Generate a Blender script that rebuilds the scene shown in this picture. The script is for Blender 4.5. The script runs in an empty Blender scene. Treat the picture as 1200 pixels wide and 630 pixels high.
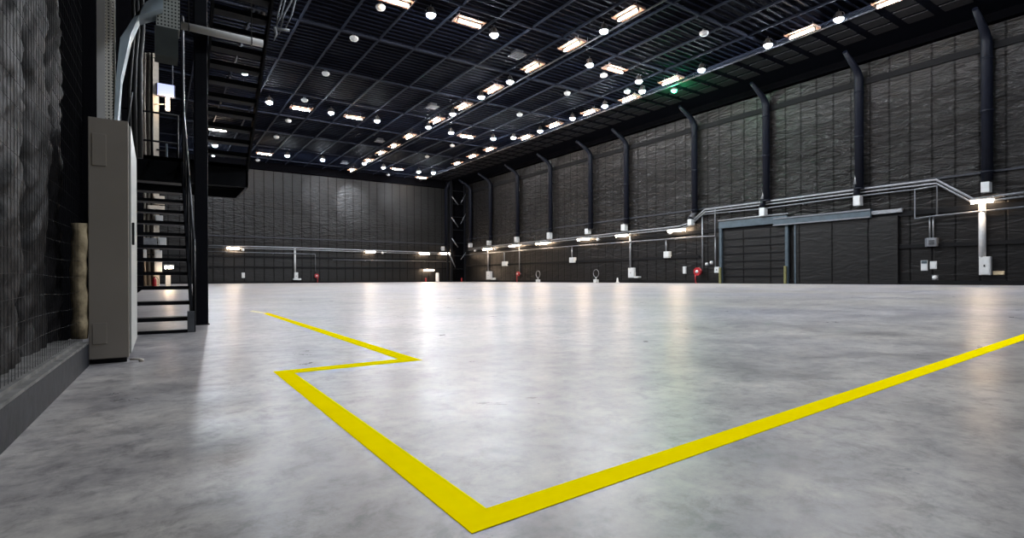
import bpy, bmesh, math, random
from mathutils import Vector, Matrix, noise
random.seed(7)
S = bpy.context.scene
COL = S.collection

# ------------------------------------------------------------------ camera
F = 618.0                       # focal length in pixels of the 1200 px wide frame
TH = math.radians(33.95)        # camera is turned this far to the right of the hall's long axis
RHO = math.atan(0.0040)         # tiny roll
HOR = 326.0
CAM = Vector((0, 0, 0.5))
R0 = Vector((math.cos(TH), -math.sin(TH), 0)); U0 = Vector((0, 0, 1)); FW = Vector((math.sin(TH), math.cos(TH), 0))
CU = U0 * math.cos(RHO) + R0 * math.sin(RHO)
CR = R0 * math.cos(RHO) - U0 * math.sin(RHO)
def ray(u, v): return FW + CR * ((u - 600) / F) + CU * ((HOR - v) / F)
def hx(u, v, X): d = ray(u, v); return CAM + d * (X / d.x)
def hy(u, v, Y): d = ray(u, v); return CAM + d * (Y / d.y)
def hz(u, v, Z): d = ray(u, v); return CAM + d * ((Z - CAM.z) / d.z)
cd = bpy.data.cameras.new('camera'); cam = bpy.data.objects.new('camera', cd); COL.objects.link(cam)
cd.sensor_width = 36; cd.lens = 36 * F / 1200; cd.shift_y = (HOR - 315) / 1200
cd.clip_start = 0.05; cd.clip_end = 300
m = Matrix((CR, CU, -FW)).transposed().to_4x4(); m.translation = CAM
cam.matrix_world = m
S.camera = cam

# hall: X to the right, Y along the hall
W, D, XL, YF, ZC = 40.0, 74.0, -0.62, -14.0, 15.5

# ------------------------------------------------------------------ materials
def nt(name):
    m = bpy.data.materials.new(name); m.use_nodes = True
    n = m.node_tree; b = n.nodes['Principled BSDF']
    return m, n, b
def mat(name, col, rough=0.5, metal=0.0, spec=0.5, vary=0.18, scale=6.0, bump=0.0):
    m, n, b = nt(name)
    if 'yellow_' not in name[:12]: col = [c * 0.62 for c in col]; spec *= 0.75
    tc = n.nodes.new('ShaderNodeTexCoord'); nz = n.nodes.new('ShaderNodeTexNoise')
    nz.inputs['Scale'].default_value = scale; nz.inputs['Detail'].default_value = 5
    n.links.new(tc.outputs['Object'], nz.inputs['Vector'])
    r = n.nodes.new('ShaderNodeValToRGB'); n.links.new(nz.outputs['Fac'], r.inputs['Fac'])
    r.color_ramp.elements[0].position = 0.3; r.color_ramp.elements[1].position = 0.7
    r.color_ramp.elements[0].color = (*[c * (1 - vary) for c in col], 1)
    r.color_ramp.elements[1].color = (*[min(1, c * (1 + vary)) for c in col], 1)
    n.links.new(r.outputs['Color'], b.inputs['Base Color'])
    b.inputs['Roughness'].default_value = rough; b.inputs['Metallic'].default_value = metal
    b.inputs['Specular IOR Level'].default_value = spec
    if bump:
        bp = n.nodes.new('ShaderNodeBump'); bp.inputs['Strength'].default_value = bump; bp.inputs['Distance'].default_value = 0.02
        n.links.new(nz.outputs['Fac'], bp.inputs['Height']); n.links.new(bp.outputs['Normal'], b.inputs['Normal'])
    return m
def emit(name, col, s):
    m, n, b = nt(name)
    b.inputs['Base Color'].default_value = (*col, 1)
    b.inputs['Emission Color'].default_value = (*col, 1); b.inputs['Emission Strength'].default_value = s
    return m
def mathn(n, op, a, b=None):
    x = n.nodes.new('ShaderNodeMath'); x.operation = op
    for i, v in enumerate((a, b)):
        if v is None: continue
        if isinstance(v, (int, float)): x.inputs[i].default_value = v
        else: n.links.new(v, x.inputs[i])
    return x.outputs[0]
def noisen(n, vec, scale, detail=6, rough=0.6, dist=0.0, sc=(1, 1, 1)):
    mp = n.nodes.new('ShaderNodeMapping'); mp.inputs['Scale'].default_value = sc
    n.links.new(vec, mp.inputs['Vector'])
    z = n.nodes.new('ShaderNodeTexNoise'); z.inputs['Scale'].default_value = scale; z.inputs['Detail'].default_value = detail
    z.inputs['Roughness'].default_value = rough; z.inputs['Distortion'].default_value = dist
    n.links.new(mp.outputs[0], z.inputs['Vector'])
    return z.outputs['Fac']
def ramp(n, fac, stops):
    r = n.nodes.new('ShaderNodeValToRGB'); e = r.color_ramp.elements
    while len(e) < len(stops): e.new(0.5)
    for el, (p, c) in zip(e, stops):
        el.position = p; el.color = (*c, 1) if len(c) == 3 else c
    n.links.new(fac, r.inputs['Fac']); return r.outputs['Color']
def mixc(n, fac, a, b, mode='MIX'):
    x = n.nodes.new('ShaderNodeMix'); x.data_type = 'RGBA'; x.blend_type = mode
    if isinstance(fac, (int, float)): x.inputs['Factor'].default_value = fac
    else: n.links.new(fac, x.inputs['Factor'])
    for s, v in ((6, a), (7, b)):
        if isinstance(v, tuple): x.inputs[s].default_value = (*v, 1)
        else: n.links.new(v, x.inputs[s])
    return x.outputs[2]

def floor_mat():
    m, n, b = nt('polished_concrete')
    p = n.nodes.new('ShaderNodeTexCoord').outputs['Object']
    big = noisen(n, p, 0.55, 8, 0.62, 0.5)
    mid = noisen(n, p, 2.0, 10, 0.7, 0.25)
    fine = noisen(n, p, 38, 8, 0.7)
    huge = noisen(n, p, 0.16, 4, 0.5, 0.3)
    trowel = noisen(n, p, 1.6, 10, 0.72, 0.5, (1.0, 1.9, 1))
    tone = mathn(n, 'ADD', mathn(n, 'MULTIPLY', big, 0.34), mathn(n, 'ADD', mathn(n, 'MULTIPLY', mid, 0.36), mathn(n, 'MULTIPLY', trowel, 0.30)))
    c = ramp(n, tone, [(0.37, (0.105, 0.102, 0.107)), (0.455, (0.22, 0.212, 0.214)), (0.53, (0.305, 0.294, 0.286)), (0.63, (0.42, 0.405, 0.385))])
    tint = ramp(n, huge, [(0.36, (1.05, 1.0, 0.92)), (0.64, (0.97, 0.96, 1.06))])
    c = mixc(n, 1.0, c, tint, 'MULTIPLY')
    c = mixc(n, 0.35, c, ramp(n, fine, [(0.3, (0.72, 0.72, 0.73)), (0.6, (1.04, 1.04, 1.04))]), 'MULTIPLY')
    grit = noisen(n, p, 9.0, 10, 0.78, 0.3)
    c = mixc(n, 0.8, c, ramp(n, grit, [(0.38, (0.55, 0.55, 0.56)), (0.5, (1.0, 1.0, 1.0)), (0.62, (1.25, 1.24, 1.21))]), 'MULTIPLY')
    # dark scuffs and specks
    sp = noisen(n, p, 5.5, 4, 0.55, 1.5)
    c = mixc(n, ramp(n, sp, [(0.69, (0, 0, 0)), (0.75, (0.75, 0.75, 0.75))]), c, (0.10, 0.10, 0.11))
    # hairline cracks
    vo = n.nodes.new('ShaderNodeTexVoronoi'); vo.feature = 'DISTANCE_TO_EDGE'; vo.inputs['Scale'].default_value = 0.42
    mp = n.nodes.new('ShaderNodeMapping'); n.links.new(p, mp.inputs['Vector'])
    wz = n.nodes.new('ShaderNodeTexNoise'); wz.inputs['Scale'].default_value = 2.5; wz.inputs['Detail'].default_value = 6; n.links.new(p, wz.inputs['Vector'])
    ad = n.nodes.new('ShaderNodeVectorMath'); ad.operation = 'MULTIPLY_ADD'; ad.inputs[1].default_value = (0.5, 0.5, 0.5)
    n.links.new(wz.outputs['Color'], ad.inputs[0]); n.links.new(mp.outputs[0], ad.inputs[2]); n.links.new(ad.outputs[0], vo.inputs['Vector'])
    crack = ramp(n, vo.outputs['Distance'], [(0.0, (0.4, 0.4, 0.4)), (0.0035, (0, 0, 0))])
    gate = ramp(n, huge, [(0.5, (0, 0, 0)), (0.56, (1, 1, 1))])
    c = mixc(n, mixc(n, 1.0, crack, gate, 'MULTIPLY'), c, (0.14, 0.14, 0.15))
    n.links.new(c, b.inputs['Base Color'])
    rg = ramp(n, mid, [(0.3, (0.26,) * 3), (0.7, (0.40,) * 3)])
    n.links.new(rg, b.inputs['Roughness'])
    b.inputs['Specular IOR Level'].default_value = 0.10
    bp = n.nodes.new('ShaderNodeBump'); bp.inputs['Strength'].default_value = 0.03; bp.inputs['Distance'].default_value = 0.01
    n.links.new(mid, bp.inputs['Height']); n.links.new(bp.outputs['Normal'], b.inputs['Normal'])
    return m

def quilt_mat(name, axis, pitch, base=0.0078, rough=0.36, bstr=0.8):
    """black foil faced insulation: welded seams every PITCH metres along AXIS, horizontal wrinkles between them"""
    m, n, b = nt(name)
    tc = n.nodes.new('ShaderNodeTexCoord').outputs['Object']
    sx = n.nodes.new('ShaderNodeSeparateXYZ'); n.links.new(tc, sx.inputs[0])
    a = sx.outputs[axis]; z = sx.outputs[2]
    wob = noisen(n, tc, 0.7, 3)
    fr = mathn(n, 'PINGPONG', mathn(n, 'ADD', a, mathn(n, 'MULTIPLY', wob, 0.12)), pitch / 2)
    seam = ramp(n, fr, [(0.0, (1, 1, 1)), (0.03, (1, 1, 1)), (0.08, (0, 0, 0))])
    sc = [0.5, 0.5, 0.5]; sc[2] = 2.3
    w1 = noisen(n, tc, 1.15, 4, 0.5, 1.3, sc)
    w2 = noisen(n, tc, 3.2, 3, 0.5, 1.0, (0.5, 0.5, 1.8))
    tone = noisen(n, tc, 0.35, 5)
    # wrinkles are strongest in the upper part, the lower skirt is smoother
    up = ramp(n, mathn(n, 'DIVIDE', z, 16.0), [(0.30, (0.12,) * 3), (0.37, (1,) * 3), (0.62, (1,) * 3), (0.80, (0.35,) * 3)])
    h = mathn(n, 'ADD', w1, mathn(n, 'MULTIPLY', w2, 0.30))
    h = mathn(n, 'MULTIPLY', h, up)
    h = mathn(n, 'SUBTRACT', h, mathn(n, 'MULTIPLY', seam, 0.03))
    bp = n.nodes.new('ShaderNodeBump'); bp.inputs['Strength'].default_value = bstr; bp.inputs['Distance'].default_value = 0.5
    n.links.new(h, bp.inputs['Height']); n.links.new(bp.outputs['Normal'], b.inputs['Normal'])
    c = ramp(n, tone, [(0.3, (base * 0.78, base * 0.72, base * 0.70)), (0.7, (base * 1.32, base * 1.2, base * 1.15))])
    c = mixc(n, mathn(n, 'MULTIPLY', seam, 0.7), c, (base * 0.35,) * 3)
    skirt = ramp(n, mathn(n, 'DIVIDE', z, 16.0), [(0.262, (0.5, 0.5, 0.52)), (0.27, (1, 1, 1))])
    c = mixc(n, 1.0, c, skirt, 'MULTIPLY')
    n.links.new(c, b.inputs['Base Color'])
    b.inputs['Roughness'].default_value = rough; n.links.new(mathn(n, 'MULTIPLY', mathn(n, 'SUBTRACT', 1.0, mathn(n, 'MULTIPLY', seam, 0.7)), 0.22), b.inputs['Specular IOR Level'])
    return m

M = dict(  # surfaces
    floor=floor_mat(),
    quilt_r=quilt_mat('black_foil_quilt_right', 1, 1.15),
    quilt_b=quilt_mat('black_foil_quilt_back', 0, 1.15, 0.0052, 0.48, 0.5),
    railbar=mat('grey_lamp_rail', (0.05, 0.052, 0.06), 0.5, 0.2, 0.3),
    grille=mat('grey_ceiling_grille', (0.13, 0.13, 0.13), 0.6, 0, 0.2),
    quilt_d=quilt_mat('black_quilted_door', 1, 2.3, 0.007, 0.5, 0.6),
    quilt_l=mat('black_quilt_left', (0.016, 0.0145, 0.015), 0.55, 0, 0.05, 0.5, 9, 0.5),
    dark_wall=mat('black_wall', (0.003, 0.003, 0.0038), 0.9, 0, 0.0),
    slat=mat('navy_ceiling_slat', (0.007, 0.0095, 0.020), 0.7, 0, 0.06),
    deck=mat('black_ceiling_deck', (0.0022, 0.0028, 0.006), 0.9, 0, 0.05),
    grid=mat('blue_grey_ceiling_beam', (0.025, 0.030, 0.046), 0.7, 0, 0.05),
    panel=mat('grey_ceiling_panel', (0.022, 0.021, 0.023), 0.8, 0, 0.1),
    batten=mat('black_batten', (0.007, 0.007, 0.008), 0.7, 0, 0.12),
    lightbatten=mat('grey_batten', (0.04, 0.042, 0.05), 0.5, 0, 0.2),
    kerb=mat('dark_grey_painted_kerb', (0.020, 0.021, 0.027), 0.6, 0, 0.25, 0.4, 14, 0.15),
    kerbtop=mat('worn_grey_kerb_top', (0.19, 0.18, 0.17), 0.8, 0, 0.2, 0.35, 12, 0.2),
    yellow=mat('yellow_floor_tape', (0.98, 0.76, 0.0), 0.4, 0, 0.0, 0.03, 12),
    wornyellow=mat('worn_yellow_tape', (0.52, 0.46, 0.16), 0.4, 0, 0.5, 0.25, 30),
    cab=mat('beige_grey_cabinet_paint', (0.47, 0.41, 0.345), 0.6, 0, 0.3, 0.06, 3),
    cabdoor=mat('pale_cabinet_paint', (0.62, 0.62, 0.58), 0.45, 0, 0.5, 0.05, 4),
    black=mat('black_plastic', (0.008, 0.008, 0.009), 0.5),
    steel=mat('black_painted_steel', (0.006, 0.0065, 0.009), 0.5, 0.0, 0.22, 0.25, 8),
    column=mat('navy_black_column_paint', (0.004, 0.0045, 0.009), 0.5, 0, 0.25),
    rail=mat('brushed_handrail', (0.16, 0.16, 0.17), 0.35, 0.6),
    pipe=mat('blue_black_pipe_paint', (0.0045, 0.006, 0.013), 0.5, 0, 0.22),
    galv=mat('galvanised_steel', (0.30, 0.31, 0.33), 0.42, 0.6, 0.5, 0.15, 9),
    galvd=mat('dull_galvanised_steel', (0.19, 0.20, 0.22), 0.5, 0.5, 0.5, 0.15, 9),
    white=mat('white_enamel', (0.62, 0.63, 0.63), 0.4, 0, 0.5, 0.05),
    bright_white=mat('bright_white_pipe', (0.95, 0.92, 0.88), 0.5, 0, 0.3, 0.04),
    cream=mat('cream_paint', (0.80, 0.70, 0.58), 0.5, 0, 0.4, 0.12, 5),
    foam=mat('yellowed_foam', (0.62, 0.49, 0.31), 0.9, 0, 0.1, 0.4, 16, 0.6),
    brown=mat('brown_cable', (0.09, 0.065, 0.05), 0.6),
    bluegrey=mat('blue_grey_steel', (0.055, 0.08, 0.10), 0.5, 0.1, 0.5, 0.2, 3),
    paleblue=mat('pale_blue_duct', (0.62, 0.74, 0.82), 0.45, 0.1, 0.5, 0.1, 5),
    olive=mat('olive_yellow_bumper', (0.16, 0.15, 0.05), 0.6),
    perf=mat('perforated_grey_steel', (0.20, 0.21, 0.19), 0.5, 0.3),
    perfd=mat('dull_green_grey_steel', (0.075, 0.085, 0.078), 0.6, 0.2),
    hole=mat('perforation_hole', (0.012, 0.012, 0.012), 0.9),
    red=mat('red_enamel', (0.36, 0.008, 0.014), 0.4),
    housing=mat('copper_grey_lamp_housing', (0.10, 0.085, 0.08), 0.5, 0.2),
    reflector=mat('warm_lamp_reflector', (0.16, 0.105, 0.085), 0.7, 0.0, 0.1),  # reflector tinted peach so its colour carries the lamp's bloom
    wire=mat('grey_mesh_wire', (0.010, 0.010, 0.011), 0.6, 0.0, 0.1),
    plate=mat('pale_tan_plate', (0.60, 0.48, 0.30), 0.5),
    rubber=mat('grey_rubber', (0.05, 0.05, 0.055), 0.7),
    warm=emit('warm_tube_glow', (1.0, 0.77, 0.58), 95),
    cool=emit('cool_lens_glow', (0.82, 0.90, 1.0), 420),
    green=emit('green_lens_glow', (0.12, 0.8, 0.42), 1.1),
    wallwarm=emit('warm_wall_tube_glow', (1.0, 0.74, 0.50), 42),
    lit=emit('lavender_lit_panel', (0.50, 0.54, 0.95), 0.22),
)
def holes_mat(name, col, px, pz, r=0.28):
    """sheet with rows of punched holes in local YZ / XZ"""
    m, n, b = nt(name)
    tc = n.nodes.new('ShaderNodeTexCoord').outputs['Object']
    s = n.nodes.new('ShaderNodeSeparateXYZ'); n.links.new(tc, s.inputs[0])
    fx = mathn(n, 'SUBTRACT', mathn(n, 'FRACT', mathn(n, 'DIVIDE', mathn(n, 'ADD', s.outputs[0], s.outputs[1]), px)), 0.5)
    fz = mathn(n, 'SUBTRACT', mathn(n, 'FRACT', mathn(n, 'DIVIDE', s.outputs[2], pz)), 0.5)
    d = mathn(n, 'SQRT', mathn(n, 'ADD', mathn(n, 'MULTIPLY', fx, fx), mathn(n, 'MULTIPLY', fz, fz)))
    c = mixc(n, mathn(n, 'LESS_THAN', d, r), col, (0.01, 0.01, 0.01))
    n.links.new(c, b.inputs['Base Color']); b.inputs['Roughness'].default_value = 0.5
    return m
M['perf_cream'] = holes_mat('punched_cream_tray', (0.70, 0.66, 0.58), 0.02, 0.022, 0.24)
M['perf_grey'] = holes_mat('punched_grey_tray', (0.38, 0.39, 0.35), 0.022, 0.026, 0.26)

# ------------------------------------------------------------------ mesh helpers
class MB:
    def __init__(s): s.bm = bmesh.new(); s.mi = 0
    def _f(s, vs):
        f = s.bm.faces.new(vs); f.material_index = s.mi; return f
    def hexa(s, p):            # 8 points: bottom ring 0-3, top ring 4-7
        v = [s.bm.verts.new(q) for q in p]
        for i in ((3, 2, 1, 0), (4, 5, 6, 7), (0, 1, 5, 4), (1, 2, 6, 5), (2, 3, 7, 6), (3, 0, 4, 7)): s._f([v[k] for k in i])
        return s
    def box(s, x0, x1, y0, y1, z0, z1):
        x0, x1 = sorted((x0, x1)); y0, y1 = sorted((y0, y1)); z0, z1 = sorted((z0, z1))
        return s.hexa([(x0, y0, z0), (x1, y0, z0), (x1, y1, z0), (x0, y1, z0), (x0, y0, z1), (x1, y0, z1), (x1, y1, z1), (x0, y1, z1)])
    def cbox(s, x0, x1, y0, y1, z0, z1, c):      # box with bevelled edges
        b2 = bmesh.new(); mb = MB(); mb.bm.free(); mb.bm = b2; mb.mi = s.mi; mb.box(x0, x1, y0, y1, z0, z1)
        bmesh.ops.bevel(b2, geom=list(b2.edges), offset=c, segments=2, affect='EDGES', profile=0.6)
        for f in b2.faces: f.material_index = s.mi
        return s.merge(b2)
    def merge(s, b2):
        mp = {v: s.bm.verts.new(v.co) for v in b2.verts}
        for f in b2.faces:
            g = s.bm.faces.new([mp[v] for v in f.verts]); g.material_index = f.material_index; g.smooth = f.smooth
        b2.free(); return s
    def tube(s, pts, r, n=8, cap=True, smooth=True):
        pts = [Vector(p) for p in pts]; rings = []
        for i, p in enumerate(pts):
            if i == 0: t = pts[1] - p
            elif i == len(pts) - 1: t = p - pts[i - 1]
            else: t = (pts[i + 1] - p).normalized() + (p - pts[i - 1]).normalized()
            t.normalize()
            a = Vector((0, 0, 1)) if abs(t.z) < 0.9 else Vector((1, 0, 0))
            e1 = t.cross(a).normalized(); e2 = t.cross(e1)
            rr = r[i] if isinstance(r, (list, tuple)) else r
            rings.append([s.bm.verts.new(p + (e1 * math.cos(2 * math.pi * k / n) + e2 * math.sin(2 * math.pi * k / n)) * rr) for k in range(n)])
        for a, b in zip(rings, rings[1:]):
            for k in range(n):
                f = s._f([a[k], a[(k + 1) % n], b[(k + 1) % n], b[k]]); f.smooth = smooth
        if cap: s._f(rings[0][::-1]); s._f(rings[-1])
        return s
    def lathe(s, prof, c=(0, 0, 0), n=20, axis='Z', cap=True):
        c = Vector(c); rings = []
        for r, h in prof:
            ring = []
            for k in range(n):
                a = 2 * math.pi * k / n; x, y = r * math.cos(a), r * math.sin(a)
                q = {'Z': (x, y, h), 'X': (h, x, y), 'Y': (x, h, y)}[axis]
                ring.append(s.bm.verts.new(c + Vector(q)))
            rings.append(ring)
        for a, b in zip(rings, rings[1:]):
            for k in range(n):
                f = s._f([a[k], a[(k + 1) % n], b[(k + 1) % n], b[k]]); f.smooth = True
        if cap: s._f(rings[0][::-1]); s._f(rings[-1])
        return s
    def torus(s, c, R, r, axis='X', a0=0, a1=2 * math.pi, n=24):
        full = abs(a1 - a0 - 2 * math.pi) < 1e-4
        pts = []
        for k in range(n + 1):
            a = a0 + (a1 - a0) * k / n
            o = {'X': (0, math.cos(a), math.sin(a)), 'Y': (math.cos(a), 0, math.sin(a)), 'Z': (math.cos(a), math.sin(a), 0)}[axis]
            pts.append(Vector(c) + Vector(o) * R)
        return s.tube(pts, r, 6)
    def prism(s, poly, z0, z1):    # poly of (x, y)
        a = [s.bm.verts.new((p[0], p[1], z0)) for p in poly]; b = [s.bm.verts.new((p[0], p[1], z1)) for p in poly]
        s._f(a[::-1]); s._f(b)
        for k in range(len(poly)): s._f([a[k], a[(k + 1) % len(poly)], b[(k + 1) % len(poly)], b[k]])
        return s
    def build(s, name, mats, parent=None, loc=None):
        bmesh.ops.recalc_face_normals(s.bm, faces=list(s.bm.faces))
        me = bpy.data.meshes.new(name)
        org = Vector(loc) if loc is not None else (Vector(parent['_o']) if parent is not None and '_o' in parent else Vector((0, 0, 0)))
        if org.length: bmesh.ops.translate(s.bm, verts=list(s.bm.verts), vec=-org)
        s.bm.to_mesh(me); s.bm.free()
        for q in (mats if isinstance(mats, (list, tuple)) else [mats]): me.materials.append(M[q])
        o = bpy.data.objects.new(name, me); COL.objects.link(o)
        if parent is not None:
            o.parent = parent; o.location = (0, 0, 0); o['_o'] = list(org)
        else: o.location = org; o['_o'] = list(org)
        return o
def tag(o, label, cat, group=None):
    o['label'] = label; o['category'] = cat
    if group: o['group'] = group
    return o
def thing(name, label, cat, loc, group=None):
    o = bpy.data.objects.new(name, None); COL.objects.link(o); o.location = loc; o['_o'] = list(loc)
    o.empty_display_size = 0.1
    return tag(o, label, cat, group)
def struct(name, mb, mats, parent=None):
    o = mb.build(name, mats, parent)
    if parent is None: o['kind'] = 'structure'
    return o
def kids(o): return [c for c in COL.objects if c.parent == o]
def dup(root, loc, label, rotz=None, scale=None):
    r = root.copy(); COL.objects.link(r); r.location = loc; r['label'] = label
    if rotz is not None: r.rotation_euler = (0, 0, rotz)
    if scale: r.scale = (scale,) * 3
    for ch in kids(root):
        c = ch.copy(); COL.objects.link(c); c.parent = r
        for g in kids(ch):
            d = g.copy(); COL.objects.link(d); d.parent = c
    return r
ORD = ['nearest', 'second', 'third', 'fourth', 'fifth', 'sixth', 'seventh', 'eighth', 'ninth', 'tenth', 'eleventh', 'twelfth']

# ------------------------------------------------------------------ the shell
struct('floor', MB().box(XL - .3, W + .3, YF - .3, D + .3, -0.3, 0), 'floor')
struct('wall_right', MB().box(W, W + .3, YF - .3, D + .3, 0, ZC + .8), 'quilt_r')
struct('wall_back', MB().box(XL - .3, W + .3, D, D + .3, 0, ZC + .8), 'quilt_b')
struct('wall_left', MB().box(XL - .3, XL, YF - .3, D, 0, ZC + .8), 'dark_wall')
struct('wall_front', MB().box(XL - .3, W + .3, YF - .3, YF, 0, ZC + .8), 'dark_wall')
c = MB(); c.box(XL - .3, W + .3, YF - .3, D + .3, ZC + .35, ZC + .6)
c.mi = 1
y = YF + .2
while y < D - .1:
    c.box(XL, 33.0, y, y + .12, ZC, ZC + .05); y += .48
c.mi = 2
y = YF + 1
while y < D - 2:                      # pale panels between the last lamp row and the right wall
    for x0 in (33.5, 34.75, 36.0): c.box(x0, x0 + .95, y, y + 1.25, ZC - .06, ZC)
    y += 1.75
c.mi = 0
c.box(33.0, W, YF, D, ZC, ZC + .1)
struct('ceiling', c, ['deck', 'slat', 'panel'])
n = 0
for k in range(-3, 12):
    x = 6.86 + 2.35 * k
    if x < 0.3: continue
    struct('ceiling_beam', MB().box(x - .05, x + .05, YF, D, ZC - .12, ZC), 'grid')
for k in range(-6, 7):
    y = 31.9 + 6.5 * k
    struct('ceiling_beam', MB().box(XL, 33.0, y - .055, y + .055, ZC - .14, ZC - .02), 'grid')
# edge beam where the slatted ceiling stops
struct('ceiling_beam', MB().box(32.95, 33.12, YF, D, ZC - .12, ZC), 'grid')

# battens and ledges across the foil walls
def wall_trim(name, u0, v0, u1, v1, thick, depth, mt, right=True, ends=None):
    if right: a, b = hx(u0, v0, W - depth), hx(u1, v1, W - depth)
    else: a, b = hy(u0, v0, D - depth), hy(u1, v1, D - depth)
    z = (a.z + b.z) / 2
    mb = MB()
    y0, y1 = (ends if ends else ((a.y, b.y) if right else (a.x, b.x)))
    if right: mb.box(W - depth, W, y0, y1, z - thick / 2, z + thick / 2)
    else: mb.box(y0, y1, D - depth, D, z - thick / 2, z + thick / 2)
    return struct(name, mb, mt)
zt = hx(817, 134, W).z
struct('trim_1', MB().box(W - .12, W, YF, D - 1.9, 13.55, 13.95), 'batten')
struct('trim_10', MB().box(XL, W - 2, D - .5, D, 14.5, ZC), 'dark_wall')
struct('trim_11', MB().box(W - .5, W, YF, D - .5, 15.0, ZC), 'dark_wall')
wall_trim('trim_2', 560, 277, 740, 258, .12, .1, 'lightbatten', True, (-5, D - 2))
wall_trim('trim_3', 700, 282, 800, 273, .30, .14, 'batten', True, (YF, D - 2))
wall_trim('trim_4', 700, 305.5, 837, 299, .22, .12, 'batten', True, (29.5, D - 2))
wall_trim('trim_5', 1062, 289.5, 1200, 281.5, .22, .12, 'batten', True, (YF, 15.2))
wall_trim('trim_6', 240, 275, 400, 281.6, .12, .1, 'lightbatten', False, (XL, W - 2))
wall_trim('trim_7', 240, 299, 400, 303, .22, .12, 'batten', False, (XL, W - 2))
wall_trim('trim_8', 240, 312.5, 400, 313.5, .2, .12, 'batten', False, (XL, W - 2))
struct('baseboard_right', MB().box(W - .08, W, YF, D, 0, .25), 'batten')
struct('baseboard_back', MB().box(XL, W - .08, D - .08, D, 0, .25), 'batten')

# ------------------------------------------------------------------ left foreground: quilt, mesh, kerb
kx = lambda y: -0.374 + (y - 2.08) * (0.042 / 1.77)      # kerb face follows the floor line seen in the photo
KY0, KY1 = -3.0, 3.93
kb = MB(); kb.prism([(XL, KY0), (kx(KY0), KY0), (kx(KY1), KY1), (XL, KY1)], 0, 0.128)
struct('baseboard_left', kb, 'kerb')
kt = MB(); kt.prism([(XL, KY0), (kx(KY0) - .002, KY0), (kx(KY1) - .002, KY1), (XL, KY1)], 0.128, 0.141)
kt.prism([(XL, KY0), (kx(KY0) - .028, KY0), (kx(KY1) - .028, KY1), (XL, KY1)], 0.141, 0.156)
struct('trim_9', kt, 'kerbtop')
q = MB(); NY, NZ = 200, 190; vs = []
for j in range(NZ + 1):
    z = 0.156 + 3.4 * j / NZ; row = []
    for i in range(NY + 1):
        y = 0.2 + 3.9 * i / NY
        s = (y - 0.12 * math.sin(z * 1.3)) / 0.62
        seam = abs((s % 1.0) - 0.5) * 2            # 1 at a seam
        puff = 0.075 * (1 - seam ** 4)
        d_ = y * 0.75 + z * 0.65; e_ = z * 0.75 - y * 0.65
        wr = noise.noise((y * 2.6 + z * 1.4, z * 2.6 - y * 1.6, 1.7)) * 0.030
        wr += (0.5 - abs(noise.noise((d_ * 3.0, e_ * 11.0, 2.2)))) * 0.030 + noise.noise((d_ * 7, e_ * 22, 4.2)) * 0.012
        wr += noise.noise((y * 24, z * 22, 7.0)) * 0.004
        row.append(q.bm.verts.new((max(XL + .012, min(kx(y) - .055, XL + .06 + puff + wr)), y, z)))
    vs.append(row)
for j in range(NZ):
    for i in range(NY):
        f = q._f([vs[j][i], vs[j][i + 1], vs[j + 1][i + 1], vs[j + 1][i]]); f.smooth = True
back = []                                            # close the pad to the wall so it has a body
b0 = [q.bm.verts.new((XL, 0.2, .156)), q.bm.verts.new((XL, 4.1, .156)), q.bm.verts.new((XL, 4.1, 3.556)), q.bm.verts.new((XL, 0.2, 3.556))]
q._f(b0)
q._f([vs[j][NY] for j in range(NZ + 1)] + [b0[2], b0[1]])
q._f([vs[NZ][i] for i in range(NY + 1)] + [b0[2], b0[3]])
q._f([vs[j][0] for j in range(NZ + 1)] + [b0[3], b0[0]])
tag(q.build('insulation_quilt', 'quilt_l'), 'crumpled black quilted insulation covering the near left wall behind wire mesh', 'insulation')
w = MB()
yy = 0.5
while yy < 4.08:
    x = kx(yy) - .045
    w.tube([(x, yy, .15), (x, yy, 3.5)], .0007, 4, smooth=False); yy += .045
zz = .18
while zz < 3.5:
    pts = []
    for i in range(20):
        y = .5 + 3.58 * i / 19; pts.append((kx(y) - .0435, y, zz + .006 * math.sin(y * 4 + zz * 7)))
    w.tube(pts, .0008, 4, smooth=False); zz += .085
tag(w.build('wire_mesh', 'wire'), 'thin grey wire mesh stretched over the black quilt on the near left wall', 'mesh')
f = MB(); pts = [hy(96, 388 - 126 * t, 3.99) + Vector((.004 * math.sin(t * 9) - .012, 0, 0)) for t in [i / 12 for i in range(13)]]
pts[0].z = .156
f.tube(pts, [.040 + .004 * math.sin(i * 2.1) for i in range(13)], 14)
tag(f.build('foam_strip', 'foam'), 'yellowed foam strip standing on the kerb in the gap beside the cabinet', 'foam')

# yellow marking tape
def g(u, v): p = hz(u, v, 0); return (p.x, p.y)
def lerp(a, b, t): return (a[0] + (b[0] - a[0]) * t, a[1] + (b[1] - a[1]) * t)
tp = thing('marking_tape', 'bright yellow tape line zigzagging across the grey concrete floor', 'floor tape', (0, 0, 0))
A, Ai = g(553, 625.3), g(570, 595.7)
Rl, Ru = g(1130, 422.9), g(1130, 413.7)
B, Bi = g(320, 435.2), g(345, 437.0)
Cc, Ci = g(495, 421.9), g(467, 420.6)
Dl, Du = g(309, 367.4), g(314, 366.2)
for nm, poly, mt in (('tape_strip', [A, lerp(A, Rl, 2.2), lerp(Ai, Ru, 2.2), Ai], 'yellow'),
                     ('tape_strip', [A, Ai, Bi, B], 'yellow'),
                     ('tape_strip', [B, Bi, Cc, Ci], 'yellow'),
                     ('tape_strip', [Ci, Cc, Du, Dl], 'yellow'),
                     ('tape_strip', [Dl, Du, g(296, 363.6), g(292, 364.8)], 'wornyellow')):
    o = MB().prism(poly, 0.0002, 0.0014).build(nm, mt, tp)
    if mt == 'wornyellow': o['label'] = 'worn faded end of the yellow tape'

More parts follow.
